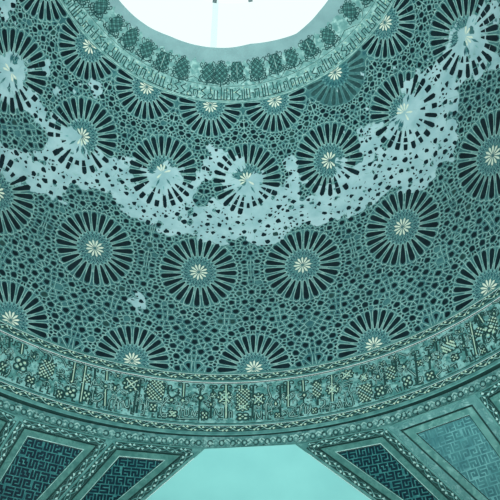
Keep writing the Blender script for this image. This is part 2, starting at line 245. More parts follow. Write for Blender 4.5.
# ---------------------------------------------------------------- where the glaze has fallen off
rng = random.Random(7)
GA0, GDA, GS0, GDS = -118.0, .45, 2.3, .045
NA, NS = int(236/GDA)+1, int((SU1+.1-GS0)/GDS)+1
gaz = GA0+GDA*np.arange(NA); gs = GS0+GDS*np.arange(NS)
def sdist(poly, X, Yv):                        # signed distance, positive inside
    P = np.array([(math.radians(a)*rad(s), s) for a, s in poly]); d = np.full(X.shape, 1e9); ins = np.zeros(X.shape, bool)
    for (x0, y0), (x1, y1) in zip(P, np.roll(P, -1, 0)):
        ex, ey = x1-x0, y1-y0; L = ex*ex+ey*ey+1e-12
        t = np.clip(((X-x0)*ex+(Yv-y0)*ey)/L, 0, 1)
        d = np.minimum(d, np.hypot(X-x0-t*ex, Yv-y0-t*ey))
        if abs(ey) > 1e-9:
            c = ((y0 > Yv) != (y1 > Yv)) & (X < ex*(Yv-y0)/ey+x0); ins ^= c
    return np.where(ins, d, -d)
RR = np.array([rad(s) for s in gs]); GX = np.radians(gaz)[:, None]*RR[None, :]; GY = np.broadcast_to(gs[None, :], GX.shape)
SD = np.full(GX.shape, -9.0)
for P in LOSS: SD = np.maximum(SD, sdist(P, GX, GY))
for P in KEEP: SD = np.minimum(SD, -sdist(P, GX, GY))
nr = np.random.RandomState(3)
def vnoise(X, Yv, f):
    g = nr.rand(256, 256); x = X*f+100; y = Yv*f+50; i = np.floor(x).astype(int); j = np.floor(y).astype(int); u = x-i; v = y-j
    u = u*u*(3-2*u); v = v*v*(3-2*v); i %= 255; j %= 255
    return (g[i, j]*(1-u)*(1-v)+g[i+1, j]*u*(1-v)+g[i, j+1]*(1-u)*v+g[i+1, j+1]*u*v)-.5
NZ = vnoise(GX, GY, 2.2)*.20+vnoise(GX, GY, 5)*.22+vnoise(GX, GY, 11)*.18
SPK = vnoise(GX, GY, 7)+vnoise(GX, GY, 14)*.6
DV = np.clip(SD, -.6, .35)+NZ
LOSSV = np.clip(.5+DV/.25, 0, 1)
# scraps of glaze that still cling inside the bare patch
LOSSV = np.where((SD > 0) & (SD < .6) & (SPK > .34), .1, LOSSV)
# small chips out of the glaze high on the dome
CHIP = vnoise(GX, GY, 8)+vnoise(GX, GY, 17)*.7
LOSSV = np.where((GY < 6.8) & ((np.degrees(GX/RR[None, :]) > 30) | (np.degrees(GX/RR[None, :]) < -40)) & (CHIP > .50), .85, LOSSV)
def loss(az, s):
    x = (az-GA0)/GDA; y = (s-GS0)/GDS; i = min(max(int(x), 0), NA-2); j = min(max(int(y), 0), NS-2); u = x-i; v = y-j
    return LOSSV[i, j]*(1-u)*(1-v)+LOSSV[i+1, j]*u*(1-v)+LOSSV[i, j+1]*(1-u)*v+LOSSV[i+1, j+1]*u*v
# ---------------------------------------------------------------- dome shell
verts = []; lossattr = []
svals = [2.406, 2.50, 2.60, 2.70, 2.80]+list(np.arange(2.86, SU1, GDS))+[SU1]
NAZ = 800; avals = [-180+360*i/NAZ for i in range(NAZ)]
RIM = [(-180, 2.41), (-75, 2.47), (-52, 2.518), (-44, 2.52), (-35, 2.494), (-25.6, 2.42), (-16, 2.405), (-6.6, 2.383), (2.7, 2.356), (12.3, 2.30), (19, 2.345), (26.5, 2.405), (34, 2.475), (38.5, 2.44), (43, 2.41), (48.6, 2.36), (54, 2.33), (75, 2.38), (180, 2.41)]
def rim(a): return float(np.interp(a, [q[0] for q in RIM], [q[1] for q in RIM]))   # the worn edge of the opening is not a true circle
for s in svals:
    for a in avals:
        verts.append(D(a, s if s > 2.79 else rim(a)+(2.8-rim(a))*(s-2.406)/(2.8-2.406))); lossattr.append(float(loss(a, s)) if abs(a) < 117 and s > SV1-.1 else (1.0 if s < 2.81 else 0.0))
faces = []; mids = []
for j in range(len(svals)-1):
    for i in range(NAZ):
        i2 = (i+1) % NAZ; faces.append((j*NAZ+i, (j+1)*NAZ+i, (j+1)*NAZ+i2, j*NAZ+i2)); mids.append(0 if svals[j] >= SV1-.06 else 1)
me = bpy.data.meshes.new('ceiling'); me.from_pydata(verts, [], faces); me.materials.append(M['dome']); me.materials.append(M['plaster'])
me.polygons.foreach_set('material_index', mids); me.polygons.foreach_set('use_smooth', [True]*len(faces))
at = me.attributes.new('loss', 'FLOAT', 'POINT'); at.data.foreach_set('value', lossattr)
ceiling = bpy.data.objects.new('ceiling', me); C.objects.link(ceiling)
struct(ceiling, 'turquoise mosaic dome with bare plaster patches around a round roof opening')
# rim of the roof opening
mb = MB(); rz0 = D(0, SV2)[2]; r0 = rad(SV2)
for i in range(200):
    a, b = -180+1.8*i, -178.2+1.8*i
    def lip(d, k):
        x, y, z = D(d, rim(d)); f = 1+(0, .02, .5, 1.2)[k]/r0; return (x*f, y*f, z+(0, .05, .22, .1)[k])
    for k in range(3): mb.poly([lip(a, k), lip(b, k), lip(b, k+1), lip(a, k+1)], 'plaster')
struct(mb.build('trim_1'), 'plain plaster lip round the roof opening')
# ---------------------------------------------------------------- room below the dome
PHI0 = 5.85
def rr(az): return 6.025+.06*math.sin(2*math.radians(az-PHI0))**2
ZTOP, ZAP = 8.275, 3.3
VR = lambda j: rr(PHI0+7.5+15*j)
APO = VR(0)*math.cos(math.radians(7.5))
def room(x, y, z): c, s = math.cos(math.radians(PHI0)), math.sin(math.radians(PHI0)); return (x*c+y*s, -x*s+y*c, z)
def rot(p, q):
    c, s = [(1, 0), (0, 1), (-1, 0), (0, -1)][q]; return (p[0]*c+p[1]*s, -p[0]*s+p[1]*c, p[2])
hw = VR(0)*math.sin(math.radians(7.5))
for q, nm in enumerate(('north', 'east', 'south', 'west')):
    mb = MB(); P = [(-APO, APO, 0), (-APO, APO, ZAP), (-hw, APO, ZTOP), (hw, APO, ZTOP), (APO, APO, ZAP), (APO, APO, 0)]
    mb.poly([room(*rot(p, q)) for p in P], 'wall')
    struct(mb.build('wall_'+nm), 'plain pale turquoise wall between two tiled corner fans' if q == 0 else None)
mb = MB(); mb.poly([room(*p) for p in ((-APO, -APO, 0), (APO, -APO, 0), (APO, APO, 0), (-APO, APO, 0))], 'stone'); struct(mb.build('floor'))
def gon(j): a = PHI0+7.5+15*j; r = VR(j); return (r*math.sin(math.radians(a)), r*math.cos(math.radians(a)), ZTOP)
def apex(j):                                    # corner that panel j leans into: five panels to a corner
    q = (j % 24)//6; a = math.radians(PHI0+45+90*q); return (APO*math.sqrt(2)*math.sin(a), APO*math.sqrt(2)*math.cos(a), ZAP)
DECOR = {-2: 'l1', -3: 'l2', -4: 'l3', 0: 'r1', 1: 'r2', 2: 'r3'}
mb = MB()
for j in range(24):
    if j % 6 == 5 or j in [k % 24 for k in DECOR] or j in (3, 4, 18, 19): continue
    mb.poly([gon(j), gon(j+1), apex(j)], 'frame')
trim_2 = struct(mb.build('trim_2'), 'plain corner slopes below the dome ring')
# ---------------------------------------------------------------- lower edge of the drum and the recess over the ring
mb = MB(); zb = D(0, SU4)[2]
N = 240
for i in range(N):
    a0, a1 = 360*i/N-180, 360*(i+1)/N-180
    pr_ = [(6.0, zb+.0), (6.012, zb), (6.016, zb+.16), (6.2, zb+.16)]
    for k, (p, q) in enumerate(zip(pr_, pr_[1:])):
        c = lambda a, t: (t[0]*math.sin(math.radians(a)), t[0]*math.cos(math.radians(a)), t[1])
        mb.poly([c(a0, p), c(a1, p), c(a1, q), c(a0, q)], 'groove')  # dark colour stands in for the shade under the drum lip
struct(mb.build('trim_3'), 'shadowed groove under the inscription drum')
# ---------------------------------------------------------------- lattice of the dome between the stars
ROWS = {'A': (3.971, .83, .92, 0), 'B': (6.21, .86, 1.10, .5), 'C': (9.141, .86, 1.09, 0), 'D': (11.93, .71, .89, .5)}
ww = lambda s: rad(s)*math.radians(11.25)
def inside(X, s, f):
    for s0, rx, ry, o in ROWS.values():
        x0 = 0 if o == 0 else ww(s)
        if ((X-x0)/rx/f)**2+((s-s0)/ry/f)**2 < 1: return True
    return False
seeds = []                                      # X, s, kind (2 big, 1 small, 0 ghost)
for s0, rx, ry, o in ROWS.values():
    for i in range(48):
        th = math.radians(7.5*i)
        for rho, kind in ((.97, 0), (1.10, 1 if i % 2 else None), (1.215, 2 if i % 2 == 0 else None)):
            if kind is None: continue
            s = s0+ry*rho*math.sin(th); dx = rx*rho*math.cos(th); X = dx if o == 0 else ww(s)+dx
            if SV1-.05 < s < SU1+.05 and -.001 <= X <= ww(s)+.001 and not (kind and inside(X, s, 1.05)):
                if kind and any(math.hypot(X-p[0], s-p[1]) < (.13 if kind == 2 else .09) for p in seeds if p[2]): continue
                seeds.append([max(0, min(X, ww(s))), s, kind])
fixed = len(seeds)
def mirrors(P):
    out = []
    for p in P:
        x, s, k = p
        for xx in (x, -x, 2*ww(s)-x):
            if xx is not x and abs(xx-x) < 1e-6: continue
            out.append((xx, s, k))
            if s < SV1+.5: out.append((xx, 2*SV1-s, k))
            if s > SU1-.5: out.append((xx, 2*SU1-s, k))
    return out
def mind(x, s, P): return min((math.hypot(x-p[0], s-p[1])-(0 if p[2] == 2 else -.045) for p in P if p[2]), default=9)
for sp in (.255, .24, .225):
    for _ in range(2600):
        s = rng.uniform(SV1+.03, SU1-.03); x = rng.uniform(0, ww(s))
        if x < .05: x = 0
        if ww(s)-x < .05: x = ww(s)
        if inside(x, s, 1.13): continue
        near = [p for p in seeds if abs(p[0]-x) < .5 and abs(p[1]-s) < .5]
        if mind(x, s, mirrors(near)) > sp: seeds.append([x, s, 2])
WT = {2: .080**2, 1: .042**2, 0: .02**2}
def cell(p, A, lim=.55):
    x, s, k = p; poly = [(x-lim, s-lim), (x+lim, s-lim), (x+lim, s+lim), (x-lim, s+lim)]
    d = np.hypot(A[:, 0]-x, A[:, 1]-s); idx = np.argsort(d)[:26]
    for i in idx:
        if d[i] < 1e-7: continue
        bx, by, bk = A[i]
        poly = clip(poly, 2*(bx-x), 2*(by-s), bx*bx+by*by-x*x-s*s-WT[int(bk)]+WT[k])
        if len(poly) < 3: return []
    return poly
def cen(poly):
    a = cx = cy = 0
    for p, q in zip(poly, poly[1:]+poly[:1]):
        c = p[0]*q[1]-q[0]*p[1]; a += c; cx += (p[0]+q[0])*c; cy += (p[1]+q[1])*c
    return (cx/3/a, cy/3/a) if abs(a) > 1e-9 else poly[0]
for it in range(6):
    A = np.array(mirrors(seeds))
    for p in seeds[fixed:]:
        c = cell(p, A)
        if c:
            g = cen(c)
            if p[0] > 1e-6 and ww(p[1])-p[0] > 1e-6: p[0] = g[0]
            else: p[0] = 0 if p[0] < 1e-6 else ww(g[1])
            p[1] = min(max(g[1], SV1+.04), SU1-.04)
A = np.array(mirrors(seeds)); cand = []
for p in seeds:
    if p[2] == 2:
        c_ = cell(p, A); cand += c_; cand += [((a[0]+b[0])/2, (a[1]+b[1])/2) for a, b in zip(c_, c_[1:]+c_[:1])]
small = []
for x, s in cand:
    if not (-1e-6 <= x <= ww(s)+1e-6) or not (SV1+.02 < s < SU1-.02) or inside(x, s, 1.06): continue
    near = [q for q in seeds+small if abs(q[0]-x) < .3 and abs(q[1]-s) < .3]
    if all(math.hypot(x-q[0], s-q[1]) > (.095 if q[2] == 2 else .062 if q[2] == 1 else .05) for q in mirrors(near)): small.append([x, s, 1])
seeds += small
A = np.array(mirrors(seeds))
cells = [(p, cell(p, A)) for p in seeds if p[2]]
edges = {}
for p, c in cells:
    for a, b in zip(c, c[1:]+c[:1]):
        if math.hypot(a[0]-b[0], a[1]-b[1]) < .012: continue
        k = tuple(sorted(((round(a[0], 3), round(a[1], 3)), (round(b[0], 3), round(b[1], 3))))); edges[k] = (a, b)
lines = MB(); dots = MB()
for n in range(-5, 6):
    for sg in (1, -1):
        az0 = PH+STEP*n
        if not -108 < az0 < 112: continue
        fn = lambda x, s, h: D(az0+sg*math.degrees(x/rad(s)), s, h)
        lo = lambda x, s: loss(az0+sg*math.degrees(x/rad(s)), s)
        for a, b in edges.values():
            mx, my = (a[0]+b[0])/2, (a[1]+b[1])/2
            if my < SV1+.01 or my > SU1-.005: continue
            l = lo(mx, my)
            if l > .5 and rng.random() > .05: continue
            ribbon(lines, [a, b], .0125, 'line', fn, .003)
        for p, c in cells:
            if len(c) < 3 or (sg == -1 and (p[0] < 1e-6 or ww(p[1])-p[0] < 1e-6)): continue
            g = cen(c); mr = sum(math.hypot(v[0]-g[0], v[1]-g[1]) for v in c)/len(c); f = min(.76, .066/mr) if p[2] == 2 else min(.66, .031/mr); l = lo(*g); j = 0
            if l > .5:
                if rng.random() > (.8 if p[2] == 2 else .4): continue
                f *= rng.uniform(.75, 1.12); j = .02
            elif rng.random() < .03: continue
            q = [(g[0]+(v[0]-g[0])*f+rng.uniform(-j, j), g[1]+(v[1]-g[1])*f+rng.uniform(-j, j)) for v in c]
            q2 = []
            for u, v in zip(q, q[1:]+q[:1]): q2 += [(u[0]*.75+v[0]*.25, u[1]*.75+v[1]*.25), (u[0]*.25+v[0]*.75, u[1]*.25+v[1]*.75)]
            q2 = clip(clip(q2, 0, -1, -SV1-.01), 0, 1, SU1-.01)
            if len(q2) > 2: dots.poly([fn(x, y, .004) for x, y in q2], 'black' if rng.random() < (.95 if p[2] == 2 else .8) else 'soot')
o = lines.build('lattice_line', ceiling); o['kind'] = 'stuff'; o['label'] = 'fine pale glazed lines joining the stars'
o = dots.build('inlay_tile', ceiling); o['kind'] = 'stuff'; o['label'] = 'small black tiles scattered between the stars'
# ---------------------------------------------------------------- star medallions
def star(row, az0, label):
    s0, rx, ry, _ = ROWS[row]; lo_, hi_ = SV1+.005, SU1-.005
    t = ceiling if label is None else thing('star_medallion', label, 'mosaic star', D(az0, min(max(s0, lo_), hi_)), {'A': 'half stars under the upper inscription', 'B': 'stars of the worn middle row', 'C': 'whole stars of the lower row', 'D': 'half stars on the lower inscription'}[row])
    loc = np.array(t.location); faded_ = label is not None and label.startswith('faded')
    AZ = lambda x, s: az0+math.degrees(x*rx/rad(s))
    fn = lambda x, y, h: D(AZ(x, s0+y*ry), s0+y*ry, h)
    lo = lambda x, y: loss(AZ(x, s0+y*ry), s0+y*ry)
    cl = [(0, -1, -(lo_-s0)/ry), (0, 1, (hi_-s0)/ry)]
    kp = lambda x, y: cl[0][1]*y <= cl[0][2] and y <= cl[1][2] and (lo(x, y) < .55 or rng.random() < .06)
    ring, ros = MB(), MB(); spokes = []; faded = faded_; dark = 'dusty' if faded else 'black'; pale = 'mid' if faded else 'line'
    wid = lambda p: .014+.049*min(1, max(0, (p-.47)/.36))**.7 if p < .93 else .063*math.sqrt(max(0, 1-((p-.93)/.07)**2))
    for k in range(24):
        sp, ln = MB(), MB(); spokes.append((sp, ln)); th = math.radians(15*k); ct, st = math.cos(th), math.sin(th); P2 = lambda p, q: (p*ct-q*st, p*st+q*ct)
        for a, b in ((.47, .62), (.62, .79), (.79, 1.0)):
            m_ = P2((a+b)/2, 0); l = lo(*m_); fa = 1.0; a2, b2 = a, b
            if l > .5:
                if rng.random() < (.45 if a < .5 else .16 if a < .7 else .10): continue
                fa = rng.uniform(.8, 1.15)
                if rng.random() < .5: b2 -= rng.uniform(.01, .04)
                if a > .5 and rng.random() < .4: a2 += rng.uniform(.01, .03)
            n = 5; ps = [a2+(b2-a2)*i/n for i in range(n+1)]
            up = [P2(p, wid(p)*fa) for p in ps]; dn = [P2(p, -wid(p)*fa) for p in ps]
            for i in range(n): fill(sp, [up[i], up[i+1], dn[i+1], dn[i]], dark, fn, .005, cl)
        oc = [P2(.455, .028), P2(.62, .060), P2(.93, .086), P2(1.0, .078), P2(1.055, 0), P2(1.0, -.078), P2(.93, -.086), P2(.62, -.060), P2(.455, -.028)]
        ribbon(ln, resample(oc+[oc[0]], .1), .017, pale, fn, .0045, cl=cl, keep=kp)
        h2 = math.radians(15*k+7.5); Q2 = lambda p, q: (p*math.cos(h2)-q*math.sin(h2), p*math.sin(h2)+q*math.cos(h2))
        ribbon(ln, [Q2(.46, 0), Q2(.55, 0), Q2(.68, 0)], .013, pale, fn, .004, cl=cl, keep=kp)
        for poly, mt in (([P2(.19, 0), P2(.30, .030), P2(.44, 0), P2(.30, -.030)], 'blue'), ([Q2(.25, 0), Q2(.37, .034), Q2(.47, 0), Q2(.37, -.034)], 'deepblue'), ([P2(.36, 0), P2(.41, .018), P2(.50, 0), P2(.41, -.018)], 'paleblue')):
            if lo(*poly[1]) < .5 or rng.random() < .12: fill(ring, poly, mt, fn, .0035, cl)
    for r_a, r_b, wd in ((.25, .38, .012), (.37, .475, .012)):
        z = [((r_a if i % 2 else r_b)*math.cos(math.radians(7.5*i)), (r_a if i % 2 else r_b)*math.sin(math.radians(7.5*i))) for i in range(48)]
        ribbon(ring, z, wd, pale, fn, .0045, closed=True, cl=cl, keep=kp)
    for k in range(12):
        th = math.radians(30*k+4); P2 = lambda p, q: (p*math.cos(th)-q*math.sin(th), p*math.sin(th)+q*math.cos(th))
        q = [P2(.03, 0), P2(.12, .020), P2(.195, .027), P2(.245, 0), P2(.195, -.027), P2(.12, -.020)]
        if lo(*q[2]) < .5 or rng.random() < .3: fill(ros, q, 'petal', fn, .0055, cl)
    if label is None:                       # stars beyond the frame stay part of the dome
        al = MB()
        for b in [ring, ros]+[q for pr2 in spokes for q in pr2]:
            for f_, mi_ in zip(b.f, b.m): al.poly([b.v[i] for i in f_], b.names[mi_])
        o = al.build('mosaic_tile', ceiling); o['kind'] = 'stuff'; return o
    if ros.f: o = ros.build('rosette', t, loc); o['label'] = 'white twelve-petalled rosette'
    if ring.f: o = ring.build('ring_tile', t, loc); o['label'] = 'ring of blue tiles'
    for sp, ln in spokes:
        o = sp.build('spoke', t, loc) if sp.f else None
        if ln.f: ln.build('outline', o or t, loc)
    return t
for row, n, label in STARS:
    star(row, PH+STEP*(n+ROWS[row][3]), label)
for row, n in (('A', 4), ('A', -4), ('B', 4), ('B', -4), ('C', 4), ('C', -3), ('D', 3), ('D', -3)): star(row, PH+STEP*(n+ROWS[row][3]), None)
# ---------------------------------------------------------------- scroll border running along u, centred on v=0
def scroll(mb, fn, u0, u1, w, p=.15, h=0.0, cl=None, light='cream', dark='soot', ground=True, big=1.0):
    n = max(1, int(round((u1-u0)/p))); p = (u1-u0)/n
    if ground:
        for i in range(n*2): fill(mb, [(u0+i*p/2, -w/2), (u0+(i+1)*p/2, -w/2), (u0+(i+1)*p/2, w/2), (u0+i*p/2, w/2)], dark, fn, h+.002, cl)
    pts = [(u0+i*p/8, w*.30*math.sin(2*math.pi*i/8*.5)) for i in range(n*8+1)]
    ribbon(mb, pts, w*.10*big, 'line' if light == 'cream' else 'fillet', fn, h+.006, cl=cl)
    ribbon(mb, [(u, -v) for u, v in pts], w*.08*big, 'mid', fn, h+.005, cl=cl)
    for i in range(n):
        c = u0+(i+.5)*p; sg = 1 if i % 2 == 0 else -1
        for du, q in ((-.30, 1), (.22, -1)):
            cu = c+du*p; v0 = -sg*q*w*.22
            fill(mb, [(cu-p*.17, v0), (cu, v0-sg*q*w*.24*big), (cu+p*.2, v0+sg*q*w*.06), (cu+.02*p, v0+sg*q*w*.13*big)], light, fn, h+.007, cl)
BF = lambda x, y, h: D(math.degrees(x/R), y, h)       # drum: x metres along the wall at radius R, y = arc length
bx = lambda az: math.radians(az)*R
B0, B1 = bx(-104), bx(110)
# ---------------------------------------------------------------- lower inscription band
band = thing('inscription_band', 'tall knotted inscription band round the drum below the black and teal stars', 'inscription', D(5.85, 12.7))
bl = np.array(band.location)
def strip(mb, y0, y1, mt, h0, h1=None, fn=BF, a=B0, b=B1, n=300):
    h1 = h0 if h1 is None else h1
    for i in range(n):
        p, q = a+(b-a)*i/n, a+(b-a)*(i+1)/n
        mb.poly([fn(p, y0, h0), fn(q, y0, h0), fn(q, y1, h1), fn(p, y1, h1)], mt)
mb = MB(); strip(mb, SU2, SU3, 'ground', .004); mb.build('ground', band, bl)
mb = MB()
for y0, y1, mt, h in ((SU1-.01, SU1+.030, 'fillet', .016), (SU1+.030, SU1+.042, 'line', .018), (SU2-.078, SU2-.066, 'soot', .014), (SU2-.066, SU2-.028, 'fillet', .018), (SU2-.028, SU2-.018, 'line', .019), (SU2-.018, SU2+.004, 'soot', .012)): strip(mb, y0, y1, mt, h)
scroll(mb, lambda u, v, h: BF(u, SU1+.106+v, h+.010), B0, B1, .134, .15)
mb.build('upper_border', band, bl)
mb = MB()
for y0, y1, mt, h in ((SU3-.004, SU3+.014, 'soot', .012), (SU3+.014, SU3+.05, 'fillet', .018), (SU3+.05, SU3+.06, 'line', .019), (SU3+.172, SU3+.18, 'soot', .014), (SU3+.18, SU4, 'fillet', .020)): strip(mb, y0, y1, mt, h)
strip(mb, SU4, SU4+.006, 'fillet', .020, .0)
scroll(mb, lambda u, v, h: BF(u, SU3+.118+v, h+.010), B0, B1, .122, .14)
mb.build('lower_border', band, bl)
let = MB(); rg = random.Random(11)
NARROW = lambda y: SU2+.02 < y < SU3-.015
for i in range(2300):                                   # fine tendrils and pale flecks of the vine behind the letters
    x = rg.uniform(bx(-60), bx(70)); y = rg.uniform(SU2+.05, SU3-.06); r = rg.uniform(.018, .04); a0 = rg.uniform(0, 6.28)
    if rg.random() < .55:
        q = [(x+r*math.cos(a0+t*.75)*(1-.1*t), y+r*math.sin(a0+t*.75)*(1-.1*t)) for t in range(6)]
        ribbon(let, q, .014, 'soot' if rg.random() < .8 else 'line', BF, .008)
    else:
        q = [(x+r*rg.uniform(.5, 1.1)*math.cos(t*1.05), y+r*rg.uniform(.5, 1.1)*math.sin(t*1.05)) for t in range(6)]
        fill(let, q, rg.choice(['mid', 'paleblue', 'fillet', 'soot', 'line']), BF, .006)
def stroke(mb, pts, wd=.036, core=0.0, h=.010):
    ribbon(mb, resample(pts, .1), wd, 'soot', BF, h)
    if core: ribbon(mb, resample(pts, .1), core, 'cream' if wd > .06 else 'line', BF, h+.004)
def head(mb, x, y, s=1.0):
    for sg in (1, -1): stroke(mb, smoothline([(x, y+.02), (x+sg*.05*s, y), (x+sg*.085*s, y+.03), (x+sg*.075*s, y+.07), (x+sg*.05*s, y+.06)], 3), .026)
def letters(off, lim):
    for a0, s0, a1, s1, n in SHAFTS:
        a0 += off; a1 += off
        if not lim(a0): continue
        s0 = max(SU2+.03, s0); s1 = min(SU3-.03, s1); stroke(let, [(bx(a0), s0), (bx(a1), s1)], .072 if n == 2 else .042, .017 if n == 2 else 0)
        if s0 < SU2+.28: head(let, bx(a0), s0, 1.15 if n == 2 else .8)
    for c in CURVES:
        if lim(c[0][0]+off): stroke(let, smoothline([(bx(a+off), s) for a, s in c], 4), .046, .012)
letters(0, lambda a: True); letters(83.5, lambda a: a > 47.5); letters(-83.5, lambda a: a < -37.5)
# letters sit on a baseline with short teeth between the tall shafts
x = bx(-60)
while x < bx(72):
    k = rg.random(); y = SU3-.05
    if k < .4: stroke(let, [(x, y-rg.uniform(.06, .14)), (x, y), (x+.06, y)], .028)
    elif k < .6: stroke(let, [(x, y), (x, y-.09), (x+.05, y-.09), (x+.05, y)], .024)
    x += rg.uniform(.08, .17)
for i in range(210):                                     # leaves and hooks that fill the gaps between the shafts
    x = rg.uniform(bx(-58), bx(68)); y = rg.uniform(SU2+.10, SU3-.12); e = rg.uniform(.04, .07); sg = rg.choice((1, -1)); k = rg.random()
    if k < .45: stroke(let, smoothline([(x-sg*e, y+e), (x-sg*e*.9, y-e*.3), (x, y-e), (x+sg*e*.8, y-e*.2), (x+sg*e*.3, y+e*.3)], 3), .028, .009, .009)
    elif k < .75: stroke(let, [(x, y-e), (x, y+e), (x+sg*e, y+e)], .028, 0, .009); fill(let, [(x-e*.5, y-e), (x, y-e*1.5), (x+e*.5, y-e), (x, y-e*.6)], 'soot', BF, .009)
    else: fill(let, [(x-e, y), (x-e*.2, y-e*.5), (x+e, y-e*.2), (x+e*.2, y+e*.5)], 'soot', BF, .009); fill(let, [(x-e*.4, y), (x, y-e*.2), (x+e*.4, y), (x, y+e*.15)], 'line', BF, .011)
lettering = let.build('lettering', band, bl)
def knot(mb, x, y, rx, ry, ty):
    rx = max(rx, .06); ry = max(ry, .06)
    y = min(max(y, SU2+ry*.9+.02), SU3-ry*.9-.02)
    L = lambda u, v: (x+u*rx, y+v*ry)
    def ell(f, n=16, lob=0, k=0): return [L(f*(1+k*math.cos(lob*2*math.pi*i/n))*math.cos(2*math.pi*i/n), f*(1+k*math.cos(lob*2*math.pi*i/n))*math.sin(2*math.pi*i/n)) for i in range(n)]
    if ty == 'L':
        fill(mb, [L(-.55, -1), L(.55, -1), L(.95, -.5), L(1.02, .1), L(.9, .65), L(.5, 1), L(-.5, 1), L(-.9, .65), L(-1.02, .1), L(-.95, -.5)], 'soot', BF, .009)
        g = .064; ni, nj = int(rx/g)+1, int(ry/g)+1
        for i in range(-2*ni, 2*ni+1):
            for j in range(-2*nj, 2*nj+1):
                if (i+j) % 2: continue
                u, v = i*g/2*1.1, j*g/2*1.25
                if abs(u/rx) > .88 or abs(v/ry) > .9 or abs(u/rx)+abs(v/ry) > 1.5: continue
                e = .020; fill(mb, [(x+u-e, y+v), (x+u, y+v-e*1.15), (x+u+e, y+v), (x+u, y+v+e*1.15)], 'cream' if (i*7+j*3) % 5 else 'line', BF, .014)
        for su in (1, -1):
            for sv in (1, -1): stroke(mb, [L(su*.7, sv*.7), L(su*1.05, sv*.85), L(su*1.12, sv*.6)], .028)
    elif ty == 'F':
        fill(mb, ell(.62), 'soot', BF, .009)
        for i in range(8):
            a = i*math.pi/4; c = L(.72*math.cos(a), .72*math.sin(a)); e = .3 if i % 2 == 0 else .34
            fill(mb, [(c[0]+e*rx*math.cos(t*.785), c[1]+e*ry*math.sin(t*.785)) for t in range(8)], 'soot', BF, .0095)
            fill(mb, [(c[0]+.11*rx*math.cos(t*1.05), c[1]+.11*ry*math.sin(t*1.05)) for t in range(6)], 'cream', BF, .014)
        for a in (.785, 2.356): ribbon(mb, [L(-.62*math.cos(a), -.62*math.sin(a)), L(.62*math.cos(a), .62*math.sin(a))], .022, 'cream', BF, .015)
        ribbon(mb, ell(.42, 12), .014, 'line', BF, .013, closed=True)
    elif ty == 'D':
        fill(mb, [L(-.55, 0), L(0, -.8), L(.55, 0), L(0, .8)], 'soot', BF, .009)
        fill(mb, [L(-.2, 0), L(0, -.3), L(.2, 0), L(0, .3)], 'cream', BF, .014)
        for sg in (1, -1):
            stroke(mb, smoothline([L(sg*.3, .5), L(sg*.75, .35), L(sg*1.0, -.1), L(sg*.8, -.6), L(sg*.55, -.4)], 3), .032, .010)
            stroke(mb, smoothline([L(sg*.2, -.5), L(sg*.55, -.85), L(sg*.8, -.95)], 3), .026)
            fill(mb, [L(sg*.55, .55), L(sg*.8, .8), L(sg*.5, .95), L(sg*.3, .75)], 'soot', BF, .009)
    else:
        for u, v, f in ((-.4, -.42, .42), (.42, -.38, .42), (-.38, .45, .42), (.42, .45, .42), (0, 0, .3)):
            q = [L(u+f*math.cos(t*.7)*1.1, v+f*math.sin(t*.7)*1.1) for t in range(9)]
            ribbon(mb, q, .030, 'soot', BF, .010, closed=True)
            c = L(u, v); fill(mb, [(c[0]+.2*rx*math.cos(t*1.05), c[1]+.2*ry*math.sin(t*1.05)) for t in range(6)], 'cream', BF, .013)
for a, s, rx, ry, ty in KNOTS:
    kb = MB(); knot(kb, bx(a), s, rx, ry, ty); kb.build('knot', lettering, bl)
off = MB()
for a, s, rx, ry, ty in KNOTS:
    for d in (-83.5, 83.5):
        if 47.5 < a+d < 72 or -62 < a+d < -38: knot(off, bx(a+d), s, rx, ry, ty)
o = off.build('knots_beyond', band, bl); o['kind'] = 'stuff'
# ---------------------------------------------------------------- upper inscription band
R3 = rad(3.4)
UF = lambda x, y, h: D(math.degrees(x/R3), y, h)
ux = lambda az: math.radians(az)*R3
U0, U1_ = ux(-104), ux(110)
ub = thing('inscription_band', 'narrow worn inscription band with knotted palmettes round the roof opening', 'inscription', D(5, 3.4)); ul = np.array(ub.location)
rg = random.Random(5); mb = MB(); n = 420
edge = [2.78+.05*math.sin(i*.9)+rg.uniform(-.04, .05) for i in range(n+1)]
for i in range(n):
    p, q = U0+(U1_-U0)*i/n, U0+(U1_-U0)*(i+1)/n
    for a, b in ((0, .35), (.35, .7), (.7, 1)):
        y = lambda e, t: e+(3.84-e)*t
        mb.poly([UF(p, y(edge[i], a), .003), UF(q, y(edge[i+1], a), .003), UF(q, y(edge[i+1], b), .003), UF(p, y(edge[i], b), .003)], 'upper')
mb.build('ground', ub, ul)
mb = MB()
for y0, y1, mt, h in ((3.835, 3.85, 'fillet', .006), (3.85, 3.885, 'line', .014), (3.885, 3.9, 'fillet', .008), (3.408, 3.420, 'ink', .006), (3.420, 3.436, 'line', .007)): strip(mb, y0, y1, mt, h, fn=UF, a=U0, b=U1_)
mb.build('border', ub, ul)
let = MB(); x = ux(-86)
def ink(pts, wd=.026, h=.007): ribbon(let, resample(pts, .08), wd, 'ink', UF, h)
